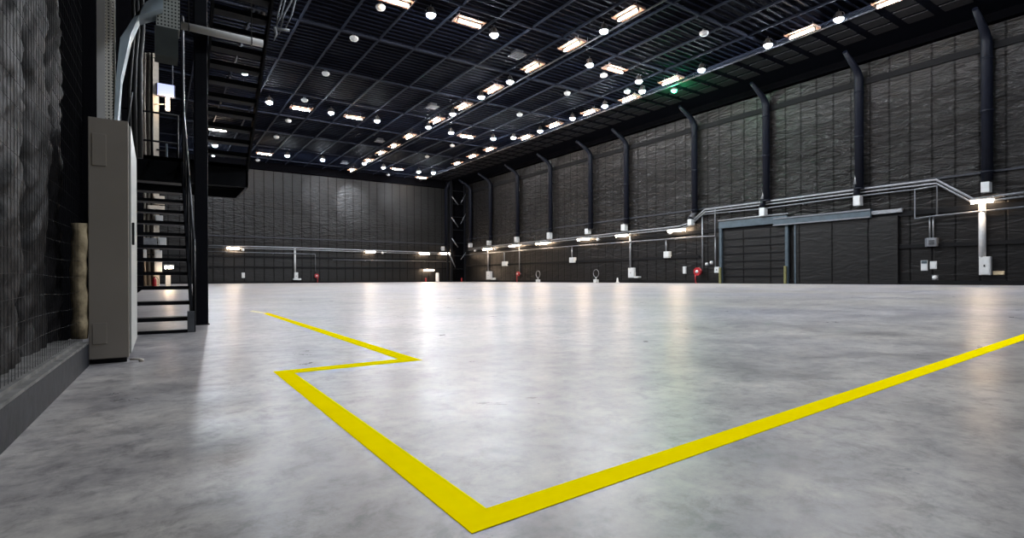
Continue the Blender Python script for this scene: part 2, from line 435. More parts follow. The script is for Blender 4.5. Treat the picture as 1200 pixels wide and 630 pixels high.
# ------------------------------------------------------------------ cabinet
X0, X1, Y0, Y1, Z0, Z1 = -.335, -.142, 3.97, 5.10, .03, 1.465
t = thing('electrical_cabinet', 'tall beige grey metal cabinet standing end-on against the left wall', 'cabinet', ((X0 + X1) / 2, (Y0 + Y1) / 2, 0))
MB().box(X0 + .015, X1 - .012, Y0 + .03, Y1 - .02, 0, Z0).build('plinth', 'black', t)
b = MB(); b.cbox(X0, X1, Y0, Y1, Z0, Z1, .004); body = b.build('body', 'cab', t)
for (za, zb) in ((.12, .245), (1.18, 1.37)):
    MB().cbox(X0 + .018, X0 + .085, Y0 - .003, Y0 + .002, za, zb, .0012).build('side_cover', 'cab', body)
dr = MB(); dr.cbox(X1, X1 + .012, Y0 + .03, Y1 - .01, Z0 + .02, Z1 - .02, .003); d_ = dr.build('door', 'cabdoor', t); d_['label'] = 'pale cabinet door facing the hall'
h = MB(); h.cbox(X1 + .012, X1 + .026, Y0 + .10, Y0 + .13, .72, .86, .004); h.build('handle', 'black', d_)
h = MB(); h.tube([(X1 + .005, Y0 + .005, .015), (X1 + .06, Y0 - .02, .015)], .006, 6); h.lathe([(.013, -.015), (.013, .0)], (X1 + .06, Y0 - .02, .016)); h.build('floor_bracket', 'cream', t)

# cable tray, duct and punched tray above the cabinet
t = thing('cable_tray', 'cream punched cable tray rising from the cabinet top', 'cable tray', (-.26, 4.55, Z1))
MB().box(-.335, -.289, 4.545, 4.8, Z1, 3.6).build('back_plate', 'bright_white', t)
o = MB().box(-.289, -.252, 4.55, 4.565, Z1, 3.6); o.build('side_rail', 'perf_cream', t)
MB().box(-.289, -.245, 4.78, 4.795, Z1, 3.6).build('side_rail', 'perf_cream', t)
def duct(sec, wdt):      # sweep a flat rectangle (x-z section centre line) with depth along y
    mb = MB()
    for (a, b) in zip(sec, sec[1:]):
        (ax, az, an), (bx, bz, bn) = a, b
        nxa, nza = an; nxb, nzb = bn
        mb.hexa([(ax - nxa, wdt[0], az - nza), (ax + nxa, wdt[0], az + nza), (ax + nxa, wdt[1], az + nza), (ax - nxa, wdt[1], az - nza),
                 (bx - nxb, wdt[0], bz - nzb), (bx + nxb, wdt[0], bz + nzb), (bx + nxb, wdt[1], bz + nzb), (bx - nxb, wdt[1], bz - nzb)])
    return mb
def px(u, v, y): p = hy(u, v, y); return (p.x, p.z)
YD = 4.62
P = [px(134, 141, YD), px(139, 90, YD), px(147, 42, YD), px(163, 12, YD), px(191, -2, YD)]
nrm = [(.008, 0), (.014, .004), (.030, .022), (.030, .055), (0, .075)]
sec = [(p[0], p[1], nn) for p, nn in zip(P, nrm)]
sec[0] = (sec[0][0], Z1, nrm[0])
tag(duct(sec, (YD, YD + .18)).build('cable_duct', 'paleblue'), 'pale blue sheet metal duct curving up and right above the cabinet', 'duct')
t = thing('cable_basket', 'punched grey tray hanging in the stairwell above the cabinet', 'cable tray', tuple(hy(197, 30, 4.8)))
a = hy(183, 30, 4.7); b = hy(211, 66, 4.7)
MB().box(a.x, b.x, 4.7, 4.86, a.z, 3.7).build('punched_panel', 'perf_grey', t)
a2 = hy(181, 30, 4.69); b2 = hy(209, 68, 4.69)
MB().box(a2.x, b2.x, 4.69, 4.87, b2.z, a.z).build('end_cap', 'perfd', t)
# cables rising beside the duct
for i, (u0, u1, lab) in enumerate(((150, 157, 'black cable nearest the pale duct'), (155, 161, 'black cable between the pale duct and the thick sleeve'),
                                   (160, 166, 'thick black cable sleeve between the duct and the stair'))):
    yv = 5.02 + i * .05
    pts = [hy(u0 + 3, 142, yv), hy(u0 + 1 + i, 110, yv), hy(u1 - 3, 70, yv), hy(u1, 35, yv), hy(u1 - 2, -30, yv)]
    pts[0].z = Z1
    tag(MB().tube(pts, .012 + .006 * i, 8).build('power_cable', 'black'), lab + ', rising from the cabinet top', 'cable')
tag(MB().tube([hy(150, 143, 5.0), hy(155, 108, 5.0)], .006, 6).build('steel_rod', 'galv'), 'short bright steel rod on the cabinet top', 'rod')

# ------------------------------------------------------------------ stair
SX0, SX1, SY, RUN, RIS = -.45, .285, 5.90, .175, .1455
st = thing('steel_stair', 'black open-tread steel stair doubling back over its landing beside the left wall', 'stair', (0, SY, 0))
for k in range(1, 13):
    y = SY + (k - 1) * RUN; z = k * RIS
    MB().box(SX0 + .02, SX1 - .02, y, y + .21, z - .035, z).build('tread', 'steel', st)
LZ = 2.09; LY0, LY1 = SY + 12.9 * RUN, 9.35
def stringer(x0, x1, ya, za, yb, zb, hgt):
    return MB().hexa([(x0, ya, za - hgt), (x1, ya, za - hgt), (x1, ya, za), (x0, ya, za), (x0, yb, zb - hgt), (x1, yb, zb - hgt), (x1, yb, zb), (x0, yb, zb)])
for x in (SX0, SX1 - .02):
    stringer(x, x + .025, SY - .02, .19, LY0 + .03, LZ, .17).build('stringer', 'steel', st)
f = MB(); f.box(SX1 - .045, SX1 + .012, SY - .04, SY + .04, 0, .2); o = f.build('foot_plate', 'galvd', st); o['label'] = 'grey foot plate of the stair'
MB().box(SX0, SX1, SY - .03, SY + .0, .0, .03).build('kick_bar', 'steel', st)
ld = MB(); ld.box(SX0, 1.06, LY0, LY1, LZ - .05, LZ); ld.box(SX0, 1.06, LY0, LY0 + .03, LZ - .31, LZ); ld.box(SX0, 1.06, LY1 - .03, LY1, LZ - .31, LZ)
ld.box(SX0, SX0 + .03, LY0, LY1, LZ - .31, LZ); ld.box(1.03, 1.06, LY0, LY1, LZ - .31, LZ)
for i in range(1, 6): ld.box(SX0, 1.06, LY0 + i * .2, LY0 + i * .2 + .02, LZ - .2, LZ - .05)
ld.build('landing', 'steel', st)
US = LZ; UR = .136
for k in range(1, 16):
    y = LY0 - (k - 1) * RUN; z = US + k * UR
    MB().box(.50, 1.05, y - .15, y, z - .055, z).build('tread', 'steel', st)
for x in (.485, 1.04):
    stringer(x, x + .025, LY0 + .05, US + .05, LY0 - 15 * RUN, US + 15.4 * UR, .17).build('stringer', 'steel', st)
# upper deck that the second flight reaches, seen only by its shade
ud = MB(); ud.box(XL, 1.15, 2.6, LY0 - 15 * RUN, US + 15.5 * UR - .12, US + 15.5 * UR); ud.build('upper_deck', 'steel', st)
for sx in (SX0 + .03, ):
    pass
hr = MB()
hp = [(SX1 + .01, SY + .0, .0), (SX1 + .01, SY + .0, .86), (SX1 + .01, SY + .02, .895)]
hr.tube([(SX1 + .01, SY, 0), (SX1 + .01, SY, .89)], .013, 8); hr.build('handrail_post', 'steel', st)
hr = MB(); hr.tube([(SX1 + .01, SY, .885), (SX1 + .01, SY + 12.2 * RUN, .885 + 12.2 * RIS)], .013, 8); hr.build('handrail', 'rail', st)['label'] = 'worn bright handrail of the lower flight'
for k in (3.3, 6.6, 9.9):
    MB().tube([(SX1 + .01, SY + k * RUN, k * RIS - .03), (SX1 + .01, SY + k * RUN, .88 + k * RIS)], .010, 8).build('handrail_post', 'steel', st)
MB().tube([(SX1 + .012, LY0 - .02, LZ - .3), (SX1 + .005, LY0 - .02, 3.95)], .016, 8).build('handrail_post', 'rail', st)
for zz in (LZ + .44, LZ + .86):
    MB().tube([(SX0 + .02, LY1 - .02, zz), (SX1 - .02, LY1 - .02, zz)], .014, 8).build('landing_rail', 'steel', st)
for xx in (SX0 + .02, -.05, SX1 - .02):
    MB().tube([(xx, LY1 - .02, LZ - .1), (xx, LY1 - .02, LZ + .87)], .013, 8).build('landing_post', 'steel', st)
MB().tube([(SX0 + .02, LY0, LZ - .1), (SX0 + .02, LY0, LZ + .86), (SX0 + .02, LY1 - .02, LZ + .86)], .013, 8).build('landing_rail', 'steel', st)

col = thing('steel_column', 'square dark steel column rising from the floor through the stairwell', 'column', (.41, 6.79, 0))
MB().cbox(.347, .472, 6.73, 6.855, .012, ZC + .34, .006).build('shaft', 'column', col)
MB().box(.335, .484, 6.715, 6.87, 0, .012).build('base_plate', 'column', col)
t = thing('white_pipe', 'white round pipe hung level under the upper stair flight', 'pipe', tuple(hy(262, 41, 5.6)))
p0, p1 = hy(212, 31, 5.6), hy(308, 50, 5.6); p1.z = p0.z = (p0.z + p1.z) / 2
MB().tube([p0, p1], .034, 16).build('tube', 'bright_white', t)
for xx in (p0.x + .06, p1.x - .10):
    MB().torus((xx, 5.6, p0.z), .037, .005, 'X').build('clamp', 'black', t)
    MB().tube([(xx, 5.6, p0.z + .036), (xx, 5.6, US + 15.5 * UR - .12)], .005, 6).build('hanger', 'black', t)
t = thing('frayed_strap', 'tangled white webbing strap hanging from the upper stair stringer', 'strap', tuple(hy(330, 10, 6.0)))
for i, (ua, ub) in enumerate(((334, 321), (342, 327), (346, 333), (330, 324))):
    pts = [hy(ua + 3, -60, 6.02), hy(ua, 0, 6.0), hy((ua + ub) / 2 + (-1) ** i * 2, 18, 5.98 + .01 * i), hy(ub, 36 + 4 * (i % 2), 5.98)]
    MB().tube(pts, [.008, .012, .010, .008], 6).build('strand', 'galv', t)
pts = [hy(325, 34, 5.98), hy(339, 35.5, 5.98)]; MB().tube(pts, .014, 8).build('stub', 'white', t)
pts = [hy(322, 32, 5.98), hy(324, 40, 5.98), hy(321, 48, 5.98)]; MB().tube(pts, [.016, .012, .003], 6).build('tail', 'white', t)

# ------------------------------------------------------------------ things along the far left wall, seen past the stair
YR = 36.0
def riser_box(u0, v0, u1, v1, y, dep):
    a, b = hy(u0, v0, y), hy(u1, v1, y)
    return MB().box(a.x, b.x, y, y + dep, b.z, a.z), a, b
t = thing('cable_riser', 'tall cream cable riser against the far left wall, seen above the landing', 'cable riser', tuple(hy(182, 337, YR)))
mb, a, b = riser_box(179, 62, 187, 337.5, YR, .5); mb = MB().box(a.x, b.x, YR, YR + .5, 0, a.z); mb.build('panel', 'cream', t)
MB().box(XL, b.x, YR + .5, YR + .56, 0, 13).build('back_frame', 'cream', t)
for i in range(5):
    u = 166 + i * 2.6
    pts = [hy(u + 2, 62, YR + .3), hy(u + 1, 120, YR + .3), hy(u + 3 - i * .3, 200, YR + .3), hy(u, 270, YR + .3), hy(u + 2, 334, YR + .3)]
    MB().tube(pts, .045, 6).build('cable', 'cream' if i % 2 else 'brown', t)
for nm, u0, v0, u1, v1, mt, lab, cat in (
    ('switch_box', 163, 278, 184, 291, 'galv', 'pale grey switch box behind the stair, level with the middle treads', 'box'),
    ('junction_box', 180, 229, 193, 239.5, 'cream', 'cream junction box behind the stair, just under the landing', 'box'),
    ('distribution_board', 181, 293, 190, 320, 'white', 'narrow white distribution board behind the lower treads', 'box'),
    ('meter_box', 162, 292, 172, 304, 'white', 'small white meter box behind the stair beside the pale cabinet door', 'box'),
    ('conduit_box', 182, 252, 191, 262, 'white', 'small white conduit box behind the stair above the pale grey switch box', 'box'),
    ('relay_box', 173, 240, 193, 249, 'cream', 'wide cream relay box behind the stair, second below the landing', 'box'),
    ('fuse_box', 185, 278, 195, 290, 'white', 'white fuse box behind the stair, right of the pale grey switch box', 'box'),
    ('blue_case', 194, 168, 196.5, 183, 'bluegrey', 'narrow blue grey case on the riser behind the landing rail', 'box')):
    a, b = hy(u0, v0, YR - .25), hy(u1, v1, YR - .25)
    o = thing(nm, lab, cat, ((a.x + b.x) / 2, YR, b.z))
    MB().cbox(a.x, b.x, YR - .25, YR, b.z, a.z, .02).build('body', mt, o)
    MB().box(a.x + .06, b.x - .06, YR - .27, YR - .25, b.z + .06, a.z - .06).build('door', mt, o)
    MB().box(min(a.x, 0), max(b.x, 0), YR - .06, YR - .002, (a.z + b.z) / 2 - .04, (a.z + b.z) / 2 + .04).build('mounting_bar', 'steel', o)
a, b = hy(194, 322, YR - .1), hy(200, 335, YR - .1)
o = thing('floor_cabinet', 'white floor cabinet far behind the stair foot', 'cabinet', ((a.x + b.x) / 2, YR, 0))
MB().cbox(a.x, b.x, YR - .1, YR + .4, .05, a.z, .015).build('body', 'white', o); MB().box(a.x + .03, b.x - .03, YR - .05, YR + .35, 0, .05).build('plinth', 'black', o)
a = hy(181, 335, YR - 3)
o = thing('fire_extinguisher', 'red fire extinguisher on the floor behind the stair treads', 'fire extinguisher', (a.x, YR - 3, 0))
EX = [(.0, 0), (.09, 0), (.10, .03), (.10, .48), (.08, .56), (.04, .6), (.04, .64)]
MB().lathe(EX, (a.x, YR - 3, 0), 14).build('cylinder', 'red', o)
MB().tube([(a.x, YR - 3, .64), (a.x + .05, YR - 3, .68), (a.x + .16, YR - 3, .55), (a.x + .15, YR - 3, .2)], .018, 6).build('hose', 'black', o)
MB().box(a.x - .03, a.x + .09, YR - 3.02, YR - 2.98, .64, .68).build('lever', 'black', o)
extinguisher = o
t = thing('lit_panel', 'lavender lit rectangular panel on a bracket above the landing', 'light panel', tuple(hy(194, 113, YR)))
a, b = hy(184.5, 97, YR - .2), hy(204, 113, YR - .2)
MB().box(a.x, b.x, YR - .2, YR - .05, b.z, a.z).build('screen', 'lit', t)
MB().box(a.x - .06, b.x + .06, YR - .05, YR + .05, b.z - .06, a.z + .06).build('casing', 'galvd', t)
pz = hy(203, 72, YR); MB().tube([(b.x - .06, YR, a.z), (b.x - .06, YR, pz.z), (a.x - .2, YR, pz.z)], .03, 6).build('bracket', 'galvd', t)
t = thing('vertical_strip_lamp', 'warm upright strip lamp glowing under the lavender lit panel', 'lamp', tuple(hy(196, 131, YR)))
a, b = hy(195, 115, YR), hy(198, 130, YR)
MB().tube([((a.x + b.x) / 2, YR - .2, b.z), ((a.x + b.x) / 2, YR - .2, a.z)], .07, 8).build('tube', 'wallwarm', t)
MB().box(a.x - .05, b.x + .05, YR - .12, YR, b.z - .05, a.z + .05).build('back_box', 'galvd', t)
MB().tube([hy(181, 122, YR), hy(195, 122, YR)], .03, 6).build('arm', 'cream', t)

t = thing('wall_lamp', 'warm strip lamp glowing low behind the lower stair treads', 'wall lamp', tuple(hy(198, 313, YR - 1)))
a, b = hy(193, 313, YR - 1), hy(203, 313, YR - 1); z = a.z
MB().tube([(a.x, YR - 1, z), (b.x, YR - 1, z)], .07, 8).build('tube', 'wallwarm', t)
MB().box(a.x - .05, b.x + .05, YR - 1.1, YR - .9, z + .07, z + .15).build('housing', 'white', t)
MB().box(a.x, a.x + .06, YR - .9, YR + .5, z + .08, z + .14).build('arm', 'galvd', t)

# ------------------------------------------------------------------ ceiling lamps
ZL = 15.05      # lamp plane
def proto_warm():
    t = thing('strip_lamp', 'x', 'ceiling lamp', (0, 0, 0), 'warm strip lamps under the slatted ceiling')
    hb = MB(); L = .85
    for a in (-1, 1):
        hb.hexa([(a * .10, -L, .13), (a * .46, -L, .05), (a * .46, L, .05), (a * .10, L, .13), (a * .10, -L, .145), (a * .46, -L, .065), (a * .46, L, .065), (a * .10, L, .145)])  # reflector wings widened to stand in for the glow around the tube
    for y in (-L, L): hb.box(-.46, .46, y - .012, y + .012, .03, .145)
    hb.build('reflector', 'reflector', t)
    MB().box(-.04, .04, -L, L, .07, .12).build('spine', 'housing', t)
    MB().tube([(0, -.70, -.04), (0, .70, -.04)], .055, 8).build('tube', 'warm', t)
    for y in (-.74, .74): MB().box(-.07, .07, y - .03, y + .03, -.10, .09).build('socket', 'housing', t)
    for y in (-.6, .6): MB().tube([(0, y, .12), (0, y, ZC - ZL)], .014, 6).build('hanger', 'galvd', t)
    return t
def proto_cool():
    t = thing('bay_lamp', 'x', 'ceiling lamp', (0, 0, 0), 'cool round lamps under the slatted ceiling')
    MB().lathe([(.07, .30), (.13, .28), (.15, .10), (.27, -.10), (.27, -.13), (.25, -.13), (.25, -.10)], (0, 0, 0), 20).build('reflector', 'housing', t)
    MB().lathe([(.0, -.30), (.11, -.27), (.20, -.20), (.24, -.11), (.24, -.10)], (0, 0, 0), 20, cap=False).build('lens', 'cool', t)
    MB().tube([(0, 0, .29), (0, 0, ZC - ZL)], .02, 6).build('hanger', 'galvd', t)
    MB().torus((0, 0, .0), .30, .012, 'X', 0, math.pi).build('yoke', 'galvd', t)
    return t
pw, pc = proto_warm(), proto_cool()
used = {'w': False, 'c': False}
def put(kind, loc, rot, label):
    p = pw if kind == 'w' else pc
    if not used[kind]:
        used[kind] = True; p.location = loc; p['label'] = label; p.rotation_euler = (0, 0, rot)
    else: dup(p, loc, label, rot)
rows = [
 ('w', 0, 'of the middle lamp row', [(736, 17), (670, 54), (624, 79), (578, 105), (543, 125), (512, 141.5), (480, 160), (462, 171), (447, 179), (432, 188), (413, 199)]),
 ('c', 0, 'of the middle lamp row', [(707.6, 34), (597.6, 94), (564, 112), (530.5, 132), (502, 147.6), (426.7, 190.5)]),
 ('w', 0, 'of the right wall lamp row', [(1046, 1), (940, 38.5), (786, 95), (737.5, 116), (691, 131.7), (650, 146.7), (616.7, 161), (574, 175), (554, 183), (536, 191.4)]),
 ('c', 0, 'of the right wall lamp row', [(983, 20), (900, 50.7), (822, 80), (752.5, 105), (708.7, 122.5), (670.8, 137), (633, 152), (601.7, 160)]),
 ('w', 1, 'of the nearest cross row', [(464, 2), (550, 27), (720.7, 82)]),
 ('c', 1, 'of the nearest cross row', [(505, 15), (579, 38.5), (691, 74), (748.6, 93.4)]),
 ('w', 1, 'of the second cross row', [(353, 127.7), (415, 138), (546.7, 160)]),
 ('c', 1, 'of the second cross row', [(315.7, 118), (388, 130.5), (442, 140), (528.6, 154), (578, 161)]),
 ('w', 1, 'of the farthest cross row', [(310, 180), (465.7, 198), (494, 208)]),
 ('c', 1, 'of the farthest cross row', [(336.7, 181), (378, 186), (449.5, 195), (490.5, 200), (508, 201)]),
 ('w', 1, 'behind the upper stair treads', [(275, 98), (255, 152)]),
 ('c', 1, 'behind the upper stair treads', [(308, 21), (287, 83), (252, 169), (250, 180)]),
]
FROMLEFT = ['leftmost'] + ORD[1:]
for kind, cross, where, pts in rows:
    nm = 'warm strip lamp' if kind == 'w' else 'cool white round lamp'
    for i, (u, v) in enumerate(pts):
        p = hz(u, v, ZL)
        if cross: lab = f'{nm}, {FROMLEFT[i]} {"from the left " if i else ""}{where}'
        else: lab = f'{nm}, {ORD[i]} {"from the near end " if i else ""}{where}'
        put(kind, p, math.pi / 2 if cross else 0, lab)
# the hall goes on behind the camera: the same two rows continue there
for i, y in enumerate((10, 2, -6)):
    put('c', (21.9, y, ZL), 0, f'cool white round lamp of the middle row behind the camera, {ORD[i]} to it')
    put('c', (9.0, y - 1, ZL), 0, f'cool white round lamp on the left behind the camera, {ORD[i]} to it')
    put('c', (32.0, y, ZL), 0, f'cool white round lamp by the right wall behind the camera, {ORD[i]} to it')
def cast(u, v, aim, e, ang, colr):
    ld_ = bpy.data.lights.new('lamp_beam', 'SPOT'); ld_.energy = e; ld_.spot_size = math.radians(ang); ld_.spot_blend = 0.7; ld_.color = colr; ld_.shadow_soft_size = .15
    o = bpy.data.objects.new('lamp_beam', ld_); COL.objects.link(o); p = hz(u, v, ZL - .35); p.y = min(p.y, D - 2.2); o.location = p
    o.rotation_euler = (Vector(aim) - p).to_track_quat('-Z', 'Y').to_euler()
for u, v, ua, va in ((378, 186, 388, 232), (413, 199, 412, 236), (465.7, 198, 472, 232)):
    cast(u, v, hy(ua, va, D), 2600, 46, (.85, .92, 1.0))
# green lamp
p = hz(790, 105.5, ZL)
t = thing('green_lamp', 'small green lamp at the ceiling edge by the right wall', 'ceiling lamp', tuple(p))
MB().lathe([(.05, .2), (.16, .18), (.26, 0), (.26, -.03), (.24, -.03)], p, 16).build('reflector', 'housing', t)
MB().lathe([(.0, -.22), (.12, -.18), (.22, -.08), (.24, -.02)], p, 16, cap=False).build('lens', 'green', t)
lg = bpy.data.lights.new('green_glow', 'POINT'); lg.energy = 240; lg.color = (.05, 1, .35); lg.shadow_soft_size = .2
og = bpy.data.objects.new('green_glow', lg); COL.objects.link(og); og.parent = t; og.location = (0, 0, -.45)
MB().tube([(p.x, p.y, p.z + .19), (p.x, p.y, ZC)], .015, 6).build('hanger', 'galvd', t)
# lamp rails
for xr, lab, y0 in ((hz(624, 79, ZL).x + .75, 'long slim steel rail beside the middle lamp row', 10), (hz(737, 116, ZL).x + .75, 'long slim steel rail beside the lamp row along the right wall', 10)):
    t = thing('lamp_rail', lab, 'rail', (xr, y0, ZL + .1))
    MB().box(xr - .04, xr + .04, y0, D - 1, ZL + .06, ZL + .14).build('bar', 'railbar', t)
    for k in range(10):
        y = y0 + 2 + k * 6.3
        MB().tube([(xr, y, ZL + .14), (xr, y, ZC)], .012, 6).build('hanger', 'galvd', t)
# white domes and square grilles under the ceiling
t = thing('smoke_detector', 'x', 'detector', (0, 0, 0), 'white dome detectors under the ceiling')
MB().lathe([(.25, .12), (.27, .08), (.26, .02), (.20, -.07), (.10, -.11), (.0, -.12)], (0, 0, 0), 18, cap=False).build('dome', 'white', t)
MB().lathe([(.10, .12), (.10, ZC - 15.2)], (0, 0, 0), 14).build('base', 'galvd', t)
dets = [(446, 9.6, 'nearest of the white dome detectors, by the first cross beam'), (415, 46, 'white dome detector just beyond the first ceiling cross beam'),
        (381.7, 87, 'white dome detector halfway between the first cross beam and second lamp row'), (357, 118, 'white dome detector just above the leftmost strip lamp of the second cross row'),
        (338, 142, 'white dome detector just under the second cross row, right of the stair'), (324, 161, 'white dome detector between the second and farthest cross rows, right of the stair'),
        (302, 188, 'white dome detector farthest left, beside the upper stair'), (707.6, 89, 'white dome detector under the third strip lamp of the nearest cross row'),
        (664.7, 110, 'white dome detector alone on the dark ceiling left of the right wall row'), (609, 135, 'white dome detector above the far part of the right wall lamp row'),
        (825, 40, 'white dome detector on the dark ceiling at the upper right'), (530, 171, 'white dome detector under the third strip lamp of the second cross row'),
        (500.6, 184, 'white dome detector between the two long lamp rows near their far end'), (455, 205, 'white dome detector farthest away, just before the back wall'),
        (735, 108, 'white dome detector close above the right wall lamp row')]
for i, (u, v, lab) in enumerate(dets):
    p = hz(u, v, 15.2)
    if i == 0: t.location = p; t['label'] = lab
    else: dup(t, p, lab)
t = thing('ceiling_grille', 'x', 'grille', (0, 0, 0), 'square pale grilles under the ceiling')
g_ = MB(); g_.box(-.3, .3, -.3, .3, .02, .3); g_.build('box', 'railbar', t)
fr = MB()
for a in (-1, 1): fr.box(-.42, .42, a * .42 - .05, a * .42 + .05, .0, .03); fr.box(a * .42 - .05, a * .42 + .05, -.42, .42, .0, .03)
fr.build('frame', 'grille', t)
sl = MB()
for i in range(5): sl.box(-.37, .37, -.32 + i * .16 - .02, -.32 + i * .16 + .02, -.02, .02)
sl.build('louvre', 'galvd', t)
for i, (u, v) in enumerate(((606, 65.5), (506.7, 125.7), (445, 165.7), (403.8, 191.4))):
    p = hz(u, v, 15.2); lab = f'square pale ceiling grille left of the middle lamp row, {ORD[i]} from the camera'
    if i == 0: t.location = p; t['label'] = lab
    else: dup(t, p, lab)

# ------------------------------------------------------------------ right wall: pipes, rails, boxes
# (pipe x at mid height, bottom y, junction box rect, elbow y or None)
pipes = [(1157, 212, (1149, 213.5, 1159.5, 224.5), None), (1007, 230, (999.5, 229.5, 1007.5, 240.5), 210), (898, 243, (889.5, 243.5, 895.5, 252.5), 228),
         (814, 256, (805.5, 257, 810, 263.5), 249), (734, 262, (727.5, 263, 731.7, 270), None), (692, 268, (685, 268, 689, 274), None),
         (645, 272, (640.5, 272.5, 643.7, 279.5), None), (606.5, 277, (602.5, 277.5, 605.2, 283.5), None), (574.8, 281, (570.3, 282, 572.6, 287), None), (551.5, 284, (548.6, 285, 550.5, 289.5), None)]
pl = ['nearest the camera, beside the long white conduit', 'above the blue grey door beam', 'above the roller door', 'just beyond the roller door',
      'second beyond the roller door', 'third beyond the roller door', 'fourth beyond the roller door', 'fifth beyond the roller door', 'sixth beyond the roller door', 'farthest, next to the corner column']
for (u, vb, bx, el), lab in zip(pipes, pl):
    p = hx(u, vb, W - .42); y = p.y
    t = thing('drain_pipe', 'thick blue-black pipe up the right wall, ' + lab, 'pipe', (W - .42, y, p.z), 'blue-black pipes up the right wall')
    r = .27
    MB().tube([(W - .42, y, p.z + (.5 if el else 0)), (W - .42, y, 14.0), (W - .8, y, 14.5), (W - 2.4, y, ZC - .2)], [r, r, r * .8, r * .5] , 14).build('pipe', 'pipe', t)
    for zz in (6.5, 10.0, 13.0): MB().lathe([(r, -.06), (r + .03, -.06), (r + .03, .06), (r, .06)], (W - .42, y, zz), 14, cap=False).build('collar', 'pipe', t)
    for zz in (7.5, 12.0): MB().box(W - .35, W, y - .06, y + .06, zz - .05, zz + .05).build('wall_bracket', 'pipe', t)
    if el:
        q0 = hx(u - 1, el, W - .42); yb = hx((bx[0] + bx[2]) / 2, bx[1], W - .42).y
        MB().tube([(W - .42, y, q0.z + .5), (W - .42, y + .05, q0.z), (W - .42, (y + yb) / 2, q0.z - .35)], .25, 12).build('elbow', 'galv', t)
        MB().tube([(W - .42, (y + yb) / 2, q0.z - .3), (W - .42, yb, p.z)], .2, 12).build('outlet_pipe', 'pipe', t)
    a, b = hx(bx[0], bx[1], W - .65), hx(bx[2], bx[3], W - .65)
    o = MB(); o.cbox(W - .65, W - .15, a.y, b.y, b.z, a.z, .03); o.build('junction_box', 'white', t)['label'] = 'white box at the pipe foot'
    MB().box(W - .15, W, (a.y + b.y) / 2 - .05, (a.y + b.y) / 2 + .05, (a.z + b.z) / 2 - .05, (a.z + b.z) / 2 + .05).build('box_bracket', 'galvd', t)
# back wall pipe
p = hy(523, 288, D - .42); t = thing('drain_pipe', 'thick blue-black pipe up the back wall beside the corner column', 'pipe', (p.x, D - .42, p.z))
MB().tube([(p.x, D - .42, p.z), (p.x, D - .42, 14.4), (p.x, D - 1.6, ZC - .2)], [.27, .27, .15], 14).build('pipe', 'pipe', t)
MB().box(p.x - .06, p.x + .06, D - .3, D, 9, 9.1).build('wall_bracket', 'pipe', t)
a, b = hy(518.5, 288.5, D - .5), hy(521, 293.5, D - .5)
MB().cbox(a.x, b.x, D - .5, D, b.z, a.z, .02).build('junction_box', 'white', t)['label'] = 'white box at the pipe foot'

XR = W - .28
def rpts(l, X=XR): return [hx(u, v, X) for u, v in l]
def bpts(l, Y=D - .28): return [hy(u, v, Y) for u, v in l]
def brackets(t, pts, right=True, step=4.0):
    for a, b in zip(pts, pts[1:]):
        n = max(1, int((b - a).length / step))
        for k in range(n):
            q = a.lerp(b, (k + .5) / n)
            mb = MB()
            if right: mb.box(q.x - .05, W, q.y - .03, q.y + .03, q.z - .1, q.z + .02)
            else: mb.box(q.x - .03, q.x + .03, q.y - .05, D, q.z - .1, q.z + .02)
            mb.build('bracket', 'galvd', t)
up = [(549, 291.6), (572, 288.6), (679, 277.8), (700, 275.6), (796, 265), (809, 261), (826, 245.5), (888, 237.5), (998, 223), (1097, 210.5), (1140, 233), (1215, 223.5)]
pts = rpts(up)
t = thing('cable_rail', 'long double steel cable rail along the right wall, the upper one', 'cable rail', tuple(pts[0]))
for dz, r in ((0, .075), (-.22, .055)): MB().tube([q + Vector((0, 0, dz)) for q in pts], r, 8).build('rail', 'galv', t)
brackets(t, pts)
lo1 = rpts([(543, 298.8), (679, 287.6), (820, 277.2), (838, 276.3), (838, 245)])
t = thing('conduit_run', 'lower steel conduit along the right wall, from the corner to the roller door', 'conduit', tuple(lo1[0]))
MB().tube(lo1, .06, 8).build('conduit', 'galvd', t); brackets(t, lo1[:3])
lo2 = rpts([(824, 251), (888, 245), (1003, 230), (1072, 221.7), (1072, 256), (1098, 252.5), (1215, 240.5)])
t = thing('conduit_run', 'lower steel conduit along the right wall, from the roller door towards the camera', 'conduit', tuple(lo2[0]))
MB().tube(lo2, .05, 8).build('conduit', 'galvd', t)
lo3 = rpts([(1072, 222), (1098, 217.5), (1098, 252.5)]); MB().tube(lo3, .05, 8).build('conduit_loop', 'galv', t); brackets(t, lo2[:3])
pb = bpts([(236, 287.4), (346, 290.2), (400, 292.1), (516, 296.0), (528, 296.6)])
t = thing('cable_rail', 'long double steel cable rail along the back wall', 'cable rail', tuple(pb[0]))
for dz, r in ((0, .085), (-.24, .06)): MB().tube([q + Vector((0, 0, dz)) for q in pb], r, 8).build('rail', 'galv', t)
brackets(t, pb, False)
pb2 = bpts([(236, 294.2), (346, 297), (369.5, 297.6), (369.5, 318)])
t = thing('conduit_run', 'thin conduit under the back wall cable rail, dropping to the red hose reel', 'conduit', tuple(pb2[0]))
MB().tube(pb2, .05, 8).build('conduit', 'galvd', t); brackets(t, pb2[:2], False)
pb3 = bpts([(390, 304.0), (530, 306.5)])
t = thing('conduit_run', 'thin low conduit on the back wall between the red hose reel and the corner', 'conduit', tuple(pb3[0]))
MB().tube(pb3, .035, 8).build('conduit', 'galvd', t); brackets(t, pb3, False, 8)

